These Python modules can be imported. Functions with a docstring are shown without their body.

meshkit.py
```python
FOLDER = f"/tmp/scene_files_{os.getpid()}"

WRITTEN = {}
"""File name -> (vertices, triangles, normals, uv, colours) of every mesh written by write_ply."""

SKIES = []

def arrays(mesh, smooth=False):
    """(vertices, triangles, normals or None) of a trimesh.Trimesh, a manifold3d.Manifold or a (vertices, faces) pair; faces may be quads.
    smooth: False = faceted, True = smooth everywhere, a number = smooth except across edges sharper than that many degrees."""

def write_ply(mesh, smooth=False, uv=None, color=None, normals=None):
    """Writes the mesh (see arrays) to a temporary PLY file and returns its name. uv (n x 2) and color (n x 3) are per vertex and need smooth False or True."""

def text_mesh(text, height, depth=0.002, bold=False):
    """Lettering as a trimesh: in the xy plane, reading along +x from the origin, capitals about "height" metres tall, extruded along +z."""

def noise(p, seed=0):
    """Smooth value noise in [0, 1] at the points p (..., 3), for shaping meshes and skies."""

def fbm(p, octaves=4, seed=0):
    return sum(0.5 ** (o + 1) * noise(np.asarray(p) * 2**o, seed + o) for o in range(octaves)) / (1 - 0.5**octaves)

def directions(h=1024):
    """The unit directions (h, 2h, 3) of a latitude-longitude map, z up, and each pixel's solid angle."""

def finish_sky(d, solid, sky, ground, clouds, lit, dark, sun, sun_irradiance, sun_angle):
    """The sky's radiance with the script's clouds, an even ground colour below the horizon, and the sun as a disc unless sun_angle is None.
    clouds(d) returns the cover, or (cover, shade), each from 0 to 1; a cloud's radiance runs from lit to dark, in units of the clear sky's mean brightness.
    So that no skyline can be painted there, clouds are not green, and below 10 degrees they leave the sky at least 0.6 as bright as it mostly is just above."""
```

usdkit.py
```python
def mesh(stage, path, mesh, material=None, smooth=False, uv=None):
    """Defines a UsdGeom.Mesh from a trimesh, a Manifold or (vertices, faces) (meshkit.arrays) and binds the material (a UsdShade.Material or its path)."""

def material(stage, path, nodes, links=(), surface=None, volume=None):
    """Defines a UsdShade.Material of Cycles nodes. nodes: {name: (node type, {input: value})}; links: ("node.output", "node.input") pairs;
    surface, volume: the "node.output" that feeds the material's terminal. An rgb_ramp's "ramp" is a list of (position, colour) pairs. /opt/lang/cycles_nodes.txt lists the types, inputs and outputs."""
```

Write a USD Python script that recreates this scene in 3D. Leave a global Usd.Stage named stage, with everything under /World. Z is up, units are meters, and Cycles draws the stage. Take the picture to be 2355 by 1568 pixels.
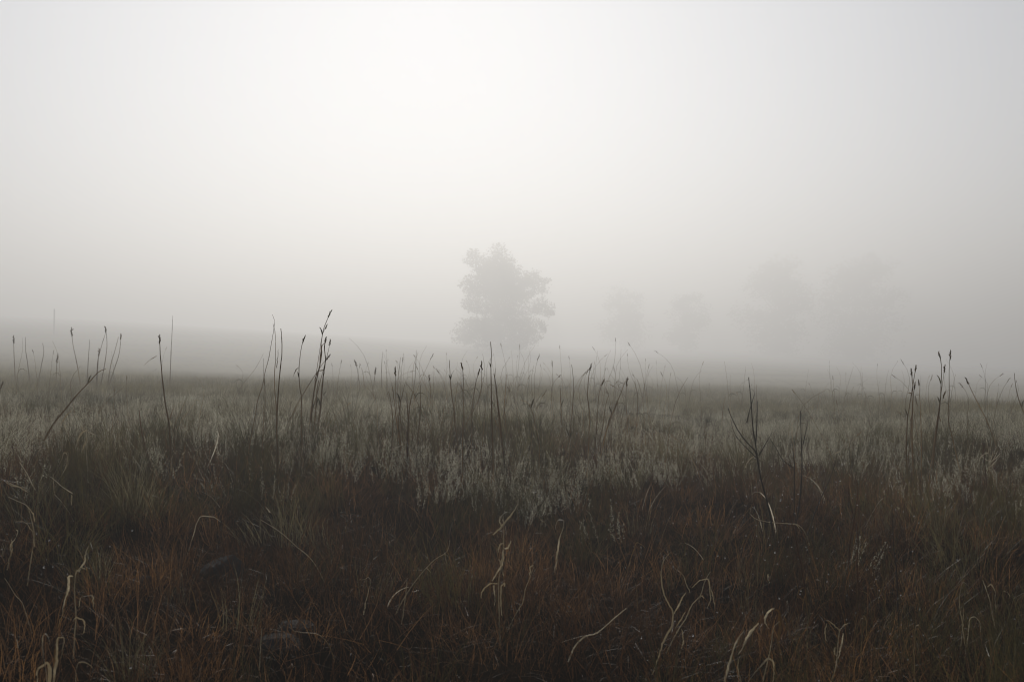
import math, random
import numpy as np, trimesh, usdkit, meshkit
from pxr import Usd, UsdGeom, UsdLux, UsdShade, Gf, Vt, Sdf
from scipy.interpolate import PchipInterpolator

stage = Usd.Stage.CreateInMemory()
UsdGeom.Xform.Define(stage, '/World')
UsdGeom.Scope.Define(stage, '/World/Looks')
R = np.random.default_rng(7)
PI = math.pi

# ------------------------------------------------------------------ camera
EYE = np.array([0.0, 0.0, 1.6])
PITCH = math.radians(1.14)
F = 2310.0                                   # focal length in units of a picture 2354 wide
cam = UsdGeom.Camera.Define(stage, '/World/camera')
cam.CreateHorizontalApertureAttr(36.0)
cam.CreateFocalLengthAttr(36.0 * F / 2354.0)
cam.CreateClippingRangeAttr(Gf.Vec2f(0.05, 5000))
cam.AddTranslateOp().Set(Gf.Vec3d(*EYE))
cam.AddRotateXOp().Set(90 + math.degrees(PITCH))
cam.CreateFStopAttr(4.0); cam.CreateFocusDistanceAttr(9.0)
cam.CreateExposureAttr(0.23)

# ------------------------------------------------------------------ sun and sky
SUN_EL, SUN_AZ = math.radians(26.0), math.radians(-5.0)
to_sun = np.array([math.cos(SUN_EL) * math.sin(SUN_AZ), math.cos(SUN_EL) * math.cos(SUN_AZ), math.sin(SUN_EL)])
sun = UsdLux.DistantLight.Define(stage, '/World/sun')
sun.CreateIntensityAttr(1.2); sun.CreateNormalizeAttr(True); sun.CreateAngleAttr(0.5)
sun.CreateColorAttr(Gf.Vec3f(1.0, 0.955, 0.88))
sun.AddRotateZOp().Set(-math.degrees(SUN_AZ) + 180)
sun.AddRotateXOp().Set(-(90 - math.degrees(SUN_EL)) * -1)
sky_mat = usdkit.material(stage, '/World/Looks/sky', {
    'sky': ('sky_texture', {'sky_type': 'single_scattering', 'sun_disc': False, 'sun_elevation': SUN_EL, 'sun_rotation': SUN_AZ,
                            'air_density': 0.6, 'aerosol_density': 0.12, 'ozone_density': 1.0}),
    'bg': ('background_shader', {'strength': 0.05})},
    [('sky.color', 'bg.color')], surface='bg.background')
dome = UsdLux.DomeLight.Define(stage, '/World/sky')
UsdShade.MaterialBindingAPI.Apply(dome.GetPrim()).Bind(sky_mat)
dome.GetPrim().SetCustomDataByKey('kind', 'structure')

HAZE_DENSITY, HAZE_G, HAZE_TOP = 0.0066, 0.46, 66.0
# ------------------------------------------------------------------ helpers
used = {}
def numbered(name, parent='/World'):
    k = (parent, name)
    n = used.get(k, 0); used[k] = n + 1
    return name if n == 0 else f'{name}_{n:03d}'
def tag(p, label=None, cat=None, group=None, kind=None):
    p = p.GetPrim() if hasattr(p, 'GetPrim') else p
    for k, v in (('label', label), ('category', cat), ('group', group), ('kind', kind)):
        if v: p.SetCustomDataByKey(k, v)
    return p
def thing(name, label, cat, loc, group=None):
    x = UsdGeom.Xform.Define(stage, '/World/' + numbered(name))
    x.AddTranslateOp().Set(Gf.Vec3d(*map(float, loc)))
    return tag(x, label, cat, group)
def obj(name, mesh, mat, parent=None, smooth=False):
    par = str(parent.GetPath()) if parent is not None else '/World'
    return usdkit.mesh(stage, par + '/' + numbered(name, par), mesh, mat, smooth).GetPrim()

class MB:
    """collects vertices and faces into one mesh"""
    def __init__(s): s.v, s.f, s.n = [], [], 0
    def add(s, v, f):
        s.v.append(np.asarray(v, float)); s.f.append(np.asarray(f, int) + s.n); s.n += len(v)
    def mesh(s): return np.vstack(s.v), np.vstack(s.f)

def tube(pts, radii, sides=5):
    p = np.asarray(pts, float); n = len(p)
    t = np.gradient(p, axis=0); t /= np.linalg.norm(t, axis=1, keepdims=True) + 1e-12
    ref = np.where(np.abs(t[:, 2:]) < .9, [[0, 0, 1.0]], [[1.0, 0, 0]])
    a = np.cross(t, ref); a /= np.linalg.norm(a, axis=1, keepdims=True) + 1e-12
    for i in range(1, n):                       # keep the frame from flipping
        if a[i] @ a[i-1] < 0: a[i] = -a[i]
    b = np.cross(t, a); ang = np.arange(sides) * 2 * PI / sides
    r = np.broadcast_to(radii, (n,))
    v = p[:, None] + r[:, None, None] * (np.cos(ang)[None, :, None] * a[:, None] + np.sin(ang)[None, :, None] * b[:, None])
    f = []
    for i in range(n - 1):
        for j in range(sides):
            q = [i*sides+j, i*sides+(j+1) % sides, (i+1)*sides+(j+1) % sides, (i+1)*sides+j]
            f += [[q[0], q[1], q[2]], [q[0], q[2], q[3]]]
    v = np.vstack([v.reshape(-1, 3), p[:1], p[-1:]]); c0, c1 = n*sides, n*sides+1
    for j in range(sides):
        f += [[c0, (j+1) % sides, j], [c1, (n-1)*sides+j, (n-1)*sides+(j+1) % sides]]
    return v, np.array(f)

def spline(pts, n):
    """a smooth curve of n points through pts"""
    p = np.asarray(pts, float)
    if len(p) == 2: return p[0] + (p[1] - p[0]) * np.linspace(0, 1, n)[:, None]
    s = np.concatenate([[0], np.cumsum(np.linalg.norm(np.diff(p, axis=0), axis=1) + 1e-9)])
    return np.stack([PchipInterpolator(s, p[:, k])(np.linspace(0, s[-1], n)) for k in range(p.shape[1])], 1)

def ribbon(pts, width, twist0=0.0, twist1=0.0, fold=.35, tip=.15, root=.5):
    """a leaf blade: three rails, folded along its middle, with a little thickness at the fold"""
    p = np.asarray(pts, float); n = len(p)
    t = np.gradient(p, axis=0); t /= np.linalg.norm(t, axis=1, keepdims=True) + 1e-12
    side = np.cross(t, [0.13, 1.0, .21]); side /= np.linalg.norm(side, axis=1, keepdims=True) + 1e-9
    for i in range(1, n):
        if side[i] @ side[i-1] < 0: side[i] = -side[i]
    up = np.cross(side, t)
    a = np.linspace(twist0, twist1, n)[:, None]
    s2 = side * np.cos(a) + up * np.sin(a); u2 = -side * np.sin(a) + up * np.cos(a)
    k = np.linspace(0, 1, n)
    w = width * np.minimum(1, root + (1 - root) * k / .3) * np.where(k > .55, tip + (1 - tip) * np.sqrt(np.clip((1 - k) / .45, 0, 1)), 1)
    w = w * (1 + .22 * np.sin(np.linspace(0, 19, n) + 40 * width * n) * np.linspace(.3, 1, n))
    w = w[:, None] / 2
    th = width * .06
    top = np.stack([p - s2*w, p + u2*w*fold, p + s2*w, p + u2*(w*fold - th)], 1)
    f = []
    for i in range(n - 1):
        for j in range(4):
            q = [i*4+j, i*4+(j+1) % 4, (i+1)*4+(j+1) % 4, (i+1)*4+j]
            f += [[q[0], q[1], q[2]], [q[0], q[2], q[3]]]
    return top.reshape(-1, 3), np.array(f)

# ------------------------------------------------------------------ terrain, as heights at bearings and distances from the viewpoint
PHI = np.radians([-180, -90, -27, -14, 0, 14, 27, 90, 180])
DIST = np.array([0, 4, 8, 13, 19, 26, 36, 50, 72, 100, 140, 190, 260, 340, 440, 560, 750, 1100.])
ZT = np.array([
    # 0   4    8    13   19   26   36   50   72   100  140  190  260  340  440  560  750  1100
    [0, .10, .15, .20, .20, .20, .20, .20, .20, .20, .2, .3, .3, .3, .3, .3, .0, -2],
    [0, .30, .65, .85, .95, 1.0, 1.0, 1.1, 1.5, 2.5, 4.0, 6.5, 9, 9, 8, 7, 4, 1],
    [0, .36, .76, .92, .90, .86, .84, .86, 1.0, 1.4, 2.3, 4.2, 7.8, 12.2, 17.2, 23, 31.3, 44],
    [0, .33, .70, .84, .82, .76, .66, .50, .24, .12, .75, 2.5, 5.9, 9.6, 13.6, 17.8, 24, 35],
    [0, .30, .62, .78, .74, .64, .48, .22, -.10, -.32, -.2, .65, 2.7, 4.8, 7.2, 9.9, 13.9, 20.6],
    [0, .24, .48, .55, .47, .36, .20, -.06, -.48, -.82, -.8, -.35, .5, 1.6, 3.2, 5.2, 8.2, 12.4],
    [0, .22, .50, .66, .56, .38, .05, -.5, -1.1, -1.5, -1.9, -2.2, -2.4, -2.4, -2.3, -2.2, -2.2, -2.8],
    [0, .00, .0, .0, .0, -.1, -.3, -.6, -.8, -1, -1, -1, -1, -1, -1, -1, -1, -2],
    [0, .10, .15, .20, .20, .20, .20, .20, .20, .20, .2, .3, .3, .3, .3, .3, .0, -2]], float)
_along = [PchipInterpolator(DIST, z) for z in ZT]
_dd = np.concatenate([np.linspace(0, 60, 241), np.linspace(60, 1100, 521)[1:]])
_rows = np.array([g(_dd) for g in _along])
_pp = np.radians(np.linspace(-180, 180, 721))
_grid = PchipInterpolator(PHI, _rows, axis=0)(_pp)
from scipy.interpolate import RegularGridInterpolator
_T = RegularGridInterpolator((_pp, _dd), _grid, bounds_error=False, fill_value=None)
def height(x, y):
    x, y = np.asarray(x, float), np.asarray(y, float)
    d = np.clip(np.hypot(x, y), 0, 1099.9); ph = np.arctan2(x, y)
    z = _T(np.stack([ph, d], -1))
    p = np.stack([x, y, np.zeros_like(x)], -1)
    lump = (meshkit.fbm(p * .45, 3, 3) - .5) * .26 + (meshkit.fbm(p * 2.2, 2, 9) - .5) * .07
    far = (meshkit.fbm(p * .05, 2, 5) - .5) * .45
    return z + lump * np.clip(d / 3, 0, 1) * (1 - .65 * np.clip((d - 14) / 14, 0, 1)) + far * np.clip((d - 30) / 50, 0, 1)

def ray(X, Y):
    """direction of sight through a point of a picture 2354 wide, 1568 high"""
    c = np.array([(X - 1177) / F, 1.0, (784 - Y) / F])
    s, k = math.sin(PITCH), math.cos(PITCH)
    return np.array([c[0], c[1]*k - c[2]*s, c[1]*s + c[2]*k])
_march = np.concatenate([np.linspace(2.5, 60, 1800), np.linspace(60, 600, 1500)])
def meet(X, Y, lift=.12):
    """where that line of sight meets the ground (raised by lift, the height of the turf)"""
    r = ray(X, Y); P = EYE + r * _march[:, None]
    below = P[:, 2] < height(P[:, 0], P[:, 1]) + lift
    if not below.any(): raise ValueError(f'no ground at {X} {Y}')
    return P[np.argmax(below)]

# ------------------------------------------------------------------ materials
def blade_mat(name, c0, c1, scale=.6, rough=.55, trans=.35, spec=.3, rnd=.5):
    """dry grass: colour drifts over the field and from blade to blade, some light passes through"""
    return usdkit.material(stage, '/World/Looks/' + name, {
        'geo': ('geometry', {}), 'n': ('noise_texture', {'scale': scale, 'detail': 3.0}),
        'info': ('object_info', {}),
        'mm': ('math', {'math_type': 'multiply_add', 'value2': rnd, 'value3': -rnd / 2}),
        'add': ('math', {'math_type': 'add', 'use_clamp': True}),
        'isl': ('math', {'math_type': 'multiply_add', 'value2': .5, 'value3': -.25}),
        'add2': ('math', {'math_type': 'add', 'use_clamp': True}),
        'r': ('rgb_ramp', {'ramp': [(.25, c0), (.75, c1)]}),
        'p': ('principled_bsdf', {'roughness': rough, 'specular_ior_level': spec}),
        't': ('translucent_bsdf', {}), 'm': ('mix_closure', {'fac': trans})},
        [('geo.position', 'n.vector'), ('info.random', 'mm.value1'), ('n.fac', 'add.value1'), ('mm.value', 'add.value2'),
         ('geo.random_per_island', 'isl.value1'), ('add.value', 'add2.value1'), ('isl.value', 'add2.value2'),
         ('add2.value', 'r.fac'), ('r.color', 'p.base_color'), ('r.color', 't.color'), ('p.BSDF', 'm.closure1'), ('t.BSDF', 'm.closure2')],
        surface='m.closure')
M = {}
M['russet'] = blade_mat('russet_blades', (.055, .023, .008), (.40, .205, .075), .8, .5, .4, .22, .8)
M['litter'] = blade_mat('fallen_blades', (.07, .032, .014), (.34, .18, .08), .9, .6, .4, .2, .7)
M['straw'] = blade_mat('straw_blades', (.15, .125, .06), (.52, .46, .28), .5, .5, .35)
M['olive'] = blade_mat('olive_blades', (.06, .050, .018), (.18, .145, .055), .5, .45, .35)
M['seed'] = blade_mat('grey_seed_heads', (.48, .45, .34), (.84, .80, .65), .7, .6, .5)
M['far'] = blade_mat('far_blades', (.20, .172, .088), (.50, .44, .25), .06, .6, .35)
M['stalk'] = blade_mat('stalks', (.28, .185, .085), (.62, .45, .23), 3, .55, .42)
M['dark_twig'] = blade_mat('dark_twigs', (.03, .022, .016), (.08, .058, .04), 3, .6, .0)
M['pale'] = blade_mat('pale_leaves', (.50, .44, .33), (.82, .77, .64), 25, .5, .68)
M['ochre'] = blade_mat('ochre_leaves', (.32, .22, .10), (.56, .44, .25), 25, .5, .5)
M['rust'] = blade_mat('rust_stems', (.10, .040, .015), (.20, .085, .03), 4, .5, .2)
M['bark'] = blade_mat('bark', (.05, .04, .03), (.11, .09, .07), 3, .8, .0)
M['leaf'] = blade_mat('tree_leaves', (.16, .13, .06), (.36, .29, .13), .5, .6, .3)
M['leaf2'] = blade_mat('tree_leaves_green', (.16, .13, .05), (.38, .30, .12), .5, .6, .3)
M['ground'] = usdkit.material(stage, '/World/Looks/ground', {
    'geo': ('geometry', {}), 'n': ('noise_texture', {'scale': 1.1, 'detail': 6.0}), 'n2': ('noise_texture', {'scale': 40, 'detail': 4.0}),
    'r': ('rgb_ramp', {'ramp': [(.3, (.004, .0025, .0016)), (.55, (.012, .007, .004)), (.75, (.028, .018, .010))]}),
    'r2': ('rgb_ramp', {'ramp': [(.3, (.45, .45, .45)), (.7, (1.3, 1.3, 1.3))]}),
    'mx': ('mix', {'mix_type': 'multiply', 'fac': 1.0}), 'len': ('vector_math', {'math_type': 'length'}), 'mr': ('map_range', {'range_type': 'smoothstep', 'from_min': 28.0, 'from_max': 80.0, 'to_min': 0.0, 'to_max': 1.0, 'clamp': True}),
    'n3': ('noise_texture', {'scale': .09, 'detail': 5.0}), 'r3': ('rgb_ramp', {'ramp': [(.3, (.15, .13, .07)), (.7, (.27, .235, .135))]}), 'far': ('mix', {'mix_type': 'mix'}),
    'b': ('bump', {'strength': .5, 'distance': .02}), 'p': ('principled_bsdf', {'roughness': 1.0, 'specular_ior_level': 0.0})},
    [('geo.position', 'n.vector'), ('geo.position', 'n2.vector'), ('n.fac', 'r.fac'), ('n2.fac', 'r2.fac'), ('r.color', 'mx.color1'), ('r2.color', 'mx.color2'),
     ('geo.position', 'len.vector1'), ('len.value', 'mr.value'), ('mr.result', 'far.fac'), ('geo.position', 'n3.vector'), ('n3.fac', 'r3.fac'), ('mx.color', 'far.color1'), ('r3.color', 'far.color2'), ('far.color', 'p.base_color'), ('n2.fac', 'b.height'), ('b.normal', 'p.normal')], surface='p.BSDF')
M['stone'] = usdkit.material(stage, '/World/Looks/stone', {
    'geo': ('geometry', {}), 'n': ('noise_texture', {'scale': 9, 'detail': 8.0, 'roughness': .65}), 'n2': ('noise_texture', {'scale': 70, 'detail': 4.0}),
    'r': ('rgb_ramp', {'ramp': [(.3, (.03, .028, .026)), (.6, (.05, .048, .046)), (.8, (.085, .082, .074))]}),
    'b': ('bump', {'strength': .7, 'distance': .012}), 'p': ('principled_bsdf', {'roughness': 1.0, 'specular_ior_level': .05})},
    [('geo.position', 'n.vector'), ('geo.position', 'n2.vector'), ('n.fac', 'r.fac'), ('r.color', 'p.base_color'), ('n2.fac', 'b.height'), ('b.normal', 'p.normal')], surface='p.BSDF')
M['post'] = usdkit.material(stage, '/World/Looks/post_wood', {
    'geo': ('geometry', {}), 'mp': ('mapping', {'scale': (8, 8, .7)}), 'n': ('noise_texture', {'scale': 6, 'detail': 5.0}),
    'r': ('rgb_ramp', {'ramp': [(.3, (.04, .033, .028)), (.7, (.11, .095, .08))]}), 'p': ('principled_bsdf', {'roughness': .85})},
    [('geo.position', 'mp.vector'), ('mp.vector', 'n.vector'), ('n.fac', 'r.fac'), ('r.color', 'p.base_color')], surface='p.BSDF')
M['haze'] = usdkit.material(stage, '/World/Looks/haze', {
    'v': ('principled_volume', {'color': (.97, .97, .97), 'density': HAZE_DENSITY, 'anisotropy': HAZE_G})}, volume='v.volume')

# ------------------------------------------------------------------ ground and haze
rad = np.concatenate([[0], np.geomspace(.6, 1090, 240)]); angs = np.linspace(-PI, PI, 361)[:-1]
gx, gy = np.meshgrid(rad, angs, indexing='ij')
X_, Y_ = gx * np.sin(gy), gx * np.cos(gy)
gv = np.stack([X_, Y_, height(X_, Y_)], -1).reshape(-1, 3)
i, j = np.meshgrid(np.arange(len(rad) - 1), np.arange(360), indexing='ij')
q = np.stack([i*360+j, i*360+(j+1) % 360, (i+1)*360+(j+1) % 360, (i+1)*360+j], -1).reshape(-1, 4)
gf = np.vstack([q[:, [0, 2, 1]], q[:, [0, 3, 2]]])
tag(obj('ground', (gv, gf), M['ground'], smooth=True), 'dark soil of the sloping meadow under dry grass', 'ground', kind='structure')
hb = trimesh.creation.box([2300, 2300, HAZE_TOP + 8.0]); hb.apply_translation([0, 0, (HAZE_TOP - 8.0) / 2])
tag(obj('haze', hb, M['haze']), 'pale morning fog filling the air over the meadow', 'fog', kind='stuff')
# ------------------------------------------------------------------ trees
def leaf_cloud(blobs, count, size, rng):
    """many small leaf sprays through a set of ellipsoids (cx, cy, cz, rx, ry, rz)"""
    b = np.array(blobs); w = b[:, 3] * b[:, 4] * b[:, 5]; w = w / w.sum()
    k = rng.choice(len(b), count, p=w)
    d = rng.normal(size=(count, 3)); d /= np.linalg.norm(d, axis=1, keepdims=True)
    r = rng.random(count) ** (1 / 2.2)
    c = b[k, :3] + d * r[:, None] * b[k, 3:] * (1 + .05 * rng.normal(size=(count, 1)))
    sc = 1 / (size * 4.5); off = np.stack([meshkit.fbm(c * sc + 17.3 * a, 3, 40 + a) - .5 for a in range(3)], 1)
    c = c + off * size * 7.0                                      # ragged sprays instead of round pads
    gap = meshkit.fbm(c / (size * 5.0) + 5.1, 2, 77); ok = gap > .36
    c = c[ok]; count = len(c)
    n = rng.normal(size=(count, 3)); n /= np.linalg.norm(n, axis=1, keepdims=True)
    t = np.cross(n, rng.normal(size=(count, 3))); t /= np.linalg.norm(t, axis=1, keepdims=True)
    u = np.cross(n, t); s = size * rng.uniform(.6, 1.4, (count, 1))
    v = np.stack([c - t*s*.6, c - u*s*.33 + n*s*.1, c + t*s*.6, c + u*s*.33 + n*s*.1], 1).reshape(-1, 3)
    f = np.arange(count)[:, None] * 4
    return v, np.vstack([f + [0, 1, 2], f + [0, 2, 3]])

def build_tree(name, label, X, Ybase, D, blobs_px, leaf_mat, count, size, seed, trunk_r, wander=1.0, group=None):
    """blobs_px: crown clumps as (X, Y, rx, ry) seen at distance D; each gets its own depth inside the round crown"""
    rng = np.random.default_rng(seed)
    base = EYE + ray(X, Ybase) * D; base[2] = height(base[0], base[1]) - .2
    m = D / F
    pts = [((EYE + ray(bx, by) * D) - base, rx * m, ry * m) for bx, by, rx, ry in blobs_px]
    half = max(abs(p[0][0]) + p[1] for p in pts) * .85
    blobs = []
    for p, rx, rz in pts:
        room = math.sqrt(max(half**2 - p[0]**2, .2 * half**2))
        for yo in ([0.0] if room < rx * 1.2 else list(rng.uniform(-1, 1, 3) * (room - rx * .6))):
            blobs.append([p[0] + rng.normal() * .06 * rx, yo, p[2] + rng.normal() * .05 * rz, rx * rng.uniform(.85, 1.0), rx * rng.uniform(.8, 1.1), rz * rng.uniform(.85, 1.0)])
    t = thing(name, label, 'tree', base, group)
    top = max(b[2] for b in blobs)
    trunk = spline([[0, 0, 0], [.1*wander, .1, top*.22], [-.15*wander, -.1, top*.5], [.1*wander, 0, top*.86]], 12)
    k = np.linspace(0, 1, 12)
    obj('trunk', tube(trunk, trunk_r * (1.25 * np.exp(-k * 14) * .6 + (1 - k) * .95 + .06), 9), M['bark'], t, smooth=60)
    order = sorted(blobs, key=lambda b: -b[3] * b[5])[:16]
    for b in order:
        z0 = min(max(b[2] * rng.uniform(.45, .7), top * .13), top * .8); s0 = np.array([np.interp(z0, trunk[:, 2], trunk[:, a]) for a in range(3)])
        e = np.array(b[:3]); mid = s0 + (e - s0) * .5 + [0, 0, -.06 * np.linalg.norm(e - s0)] + rng.normal(size=3) * .2
        mb = MB(); mb.add(*tube(spline([s0, mid, e], 8), np.linspace(trunk_r * .38, trunk_r * .08, 8), 6))
        for _ in range(5):
            s1 = mid + (e - mid) * rng.uniform(.1, .9); e1 = e + rng.normal(size=3) * np.array(b[3:]) * .6
            mb.add(*tube(spline([s1, (s1 + e1) / 2 + rng.normal(size=3) * .15, e1], 5), np.linspace(trunk_r * .12, trunk_r * .03, 5), 4))
        obj('limb', mb.mesh(), M['bark'], t)
    obj('crown', leaf_cloud(blobs, count, size, rng), leaf_mat, t)
    return t
c3 = lambda a: [(1035.8 + x * .3604, 517.9 + y * .3604, rx * .3604 * 1.25, ry * .3604 * 1.38) for x, y, rx, ry in a]
build_tree('oak_tree', 'broad lone tree with lobed crown, the clearest tree in the fog', 1147, 806, 300, c3([
    (145, 215, 48, 55), (220, 260, 60, 75), (310, 205, 66, 68), (350, 265, 58, 85), (120, 375, 55, 30), (140, 420, 62, 45), (250, 370, 95, 85), (390, 370, 95, 80),
    (520, 345, 58, 62), (590, 385, 46, 50), (150, 505, 66, 40), (290, 465, 85, 45), (420, 455, 100, 42), (560, 525, 72, 38), (630, 540, 44, 34),
    (130, 620, 66, 34), (75, 680, 65, 36), (240, 640, 100, 52), (360, 625, 95, 52), (470, 620, 80, 42), (585, 645, 38, 34), (500, 690, 62, 42),
    (300, 330, 120, 90), (320, 545, 90, 30), (250, 545, 70, 24), (410, 545, 70, 24), (180, 765, 62, 30), (420, 770, 80, 30), (300, 775, 80, 30), (540, 740, 50, 25), (70, 735, 46, 24), (330, 690, 130, 45), (200, 690, 90, 40), (470, 410, 80, 60), (250, 715, 60, 36), (430, 725, 55, 36), (120, 725, 60, 30)]), M['leaf2'], 46000, .55, 11, .62)
def crown(X, Y0, Y1, W, n, seed, taper=.5):
    rng = np.random.default_rng(seed); out = []
    for k in range(n):
        u = (k + rng.random()) / n; y = Y0 + (Y1 - Y0) * u
        w = W / 2 * (math.sin(PI * min(max(u * .80 + .12, 0), 1)) ** taper)
        r = W * rng.uniform(.15, .24)
        out.append((X + rng.uniform(-1, 1) * max(w - r * .8, 1), y, r, r * rng.uniform(.6, .9)))
    return out
build_tree('fog_tree', 'small rounded tree fading into fog, just right of the lone tree', 1437, 800, 490, crown(1437, 682, 792, 160, 22, 1), M['leaf'], 6500, 1.0, 21, .5)
build_tree('fog_tree', 'narrow upright tree barely seen in fog, third from left', 1577, 806, 490, crown(1577, 685, 798, 130, 20, 2), M['leaf'], 6000, 1.0, 22, .5)
build_tree('fog_tree', 'tall ghostly tree in thick fog, left one of the tall pair', 1785, 815, 490, crown(1785, 606, 816, 205, 34, 3, .6), M['leaf'], 10000, 1.3, 23, .8)
build_tree('fog_tree', 'tall wide tree almost lost in fog, rightmost of all the trees', 1968, 820, 500, crown(1968, 604, 820, 240, 38, 4, .6), M['leaf'], 12000, 1.3, 24, .8)
# ------------------------------------------------------------------ single plants
# outlines were read off enlarged pieces of the photograph: piece -> (left, top, scale) in the picture 2354 wide
PIECE = {1: (0, 659.1, .2702), 2: (565, 659.1, .2702), 3: (1035.8, 517.9, .3604), 4: (1600.7, 517.9, .4503),
         5: (0, 1035.8, .3392), 6: (565, 1035.8, .3392), 7: (1129.9, 1035.8, .3392), 8: (1694.9, 1035.8, .3392)}
pr = np.random.default_rng(99)
def read(piece, s):
    a, b, k = PIECE[piece]
    return [(a + float(x) * k, b + float(y) * k) for x, y in (q.split(',') for q in s.split())]

def seed_head(tip, direction, length, r, rng):
    """a narrow drooping head of overlapping spikelets"""
    mb = MB(); d = direction / np.linalg.norm(direction)
    for k in range(9):
        u = k / 8; c = tip - d * length * (1 - u)
        n = rng.normal(size=3) * .35 + d; n /= np.linalg.norm(n)
        l = length * .30; w = r * (1.25 - .8 * abs(u - .35))
        mb.add(*tube([c, c + n * l * .4, c + n * l], [w * .4, w, w * .1], 4))
    mb.add(*tube([tip - d * length, tip + d * length * .1], [r * .35, r * .15], 4))
    return mb.mesh()

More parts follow.
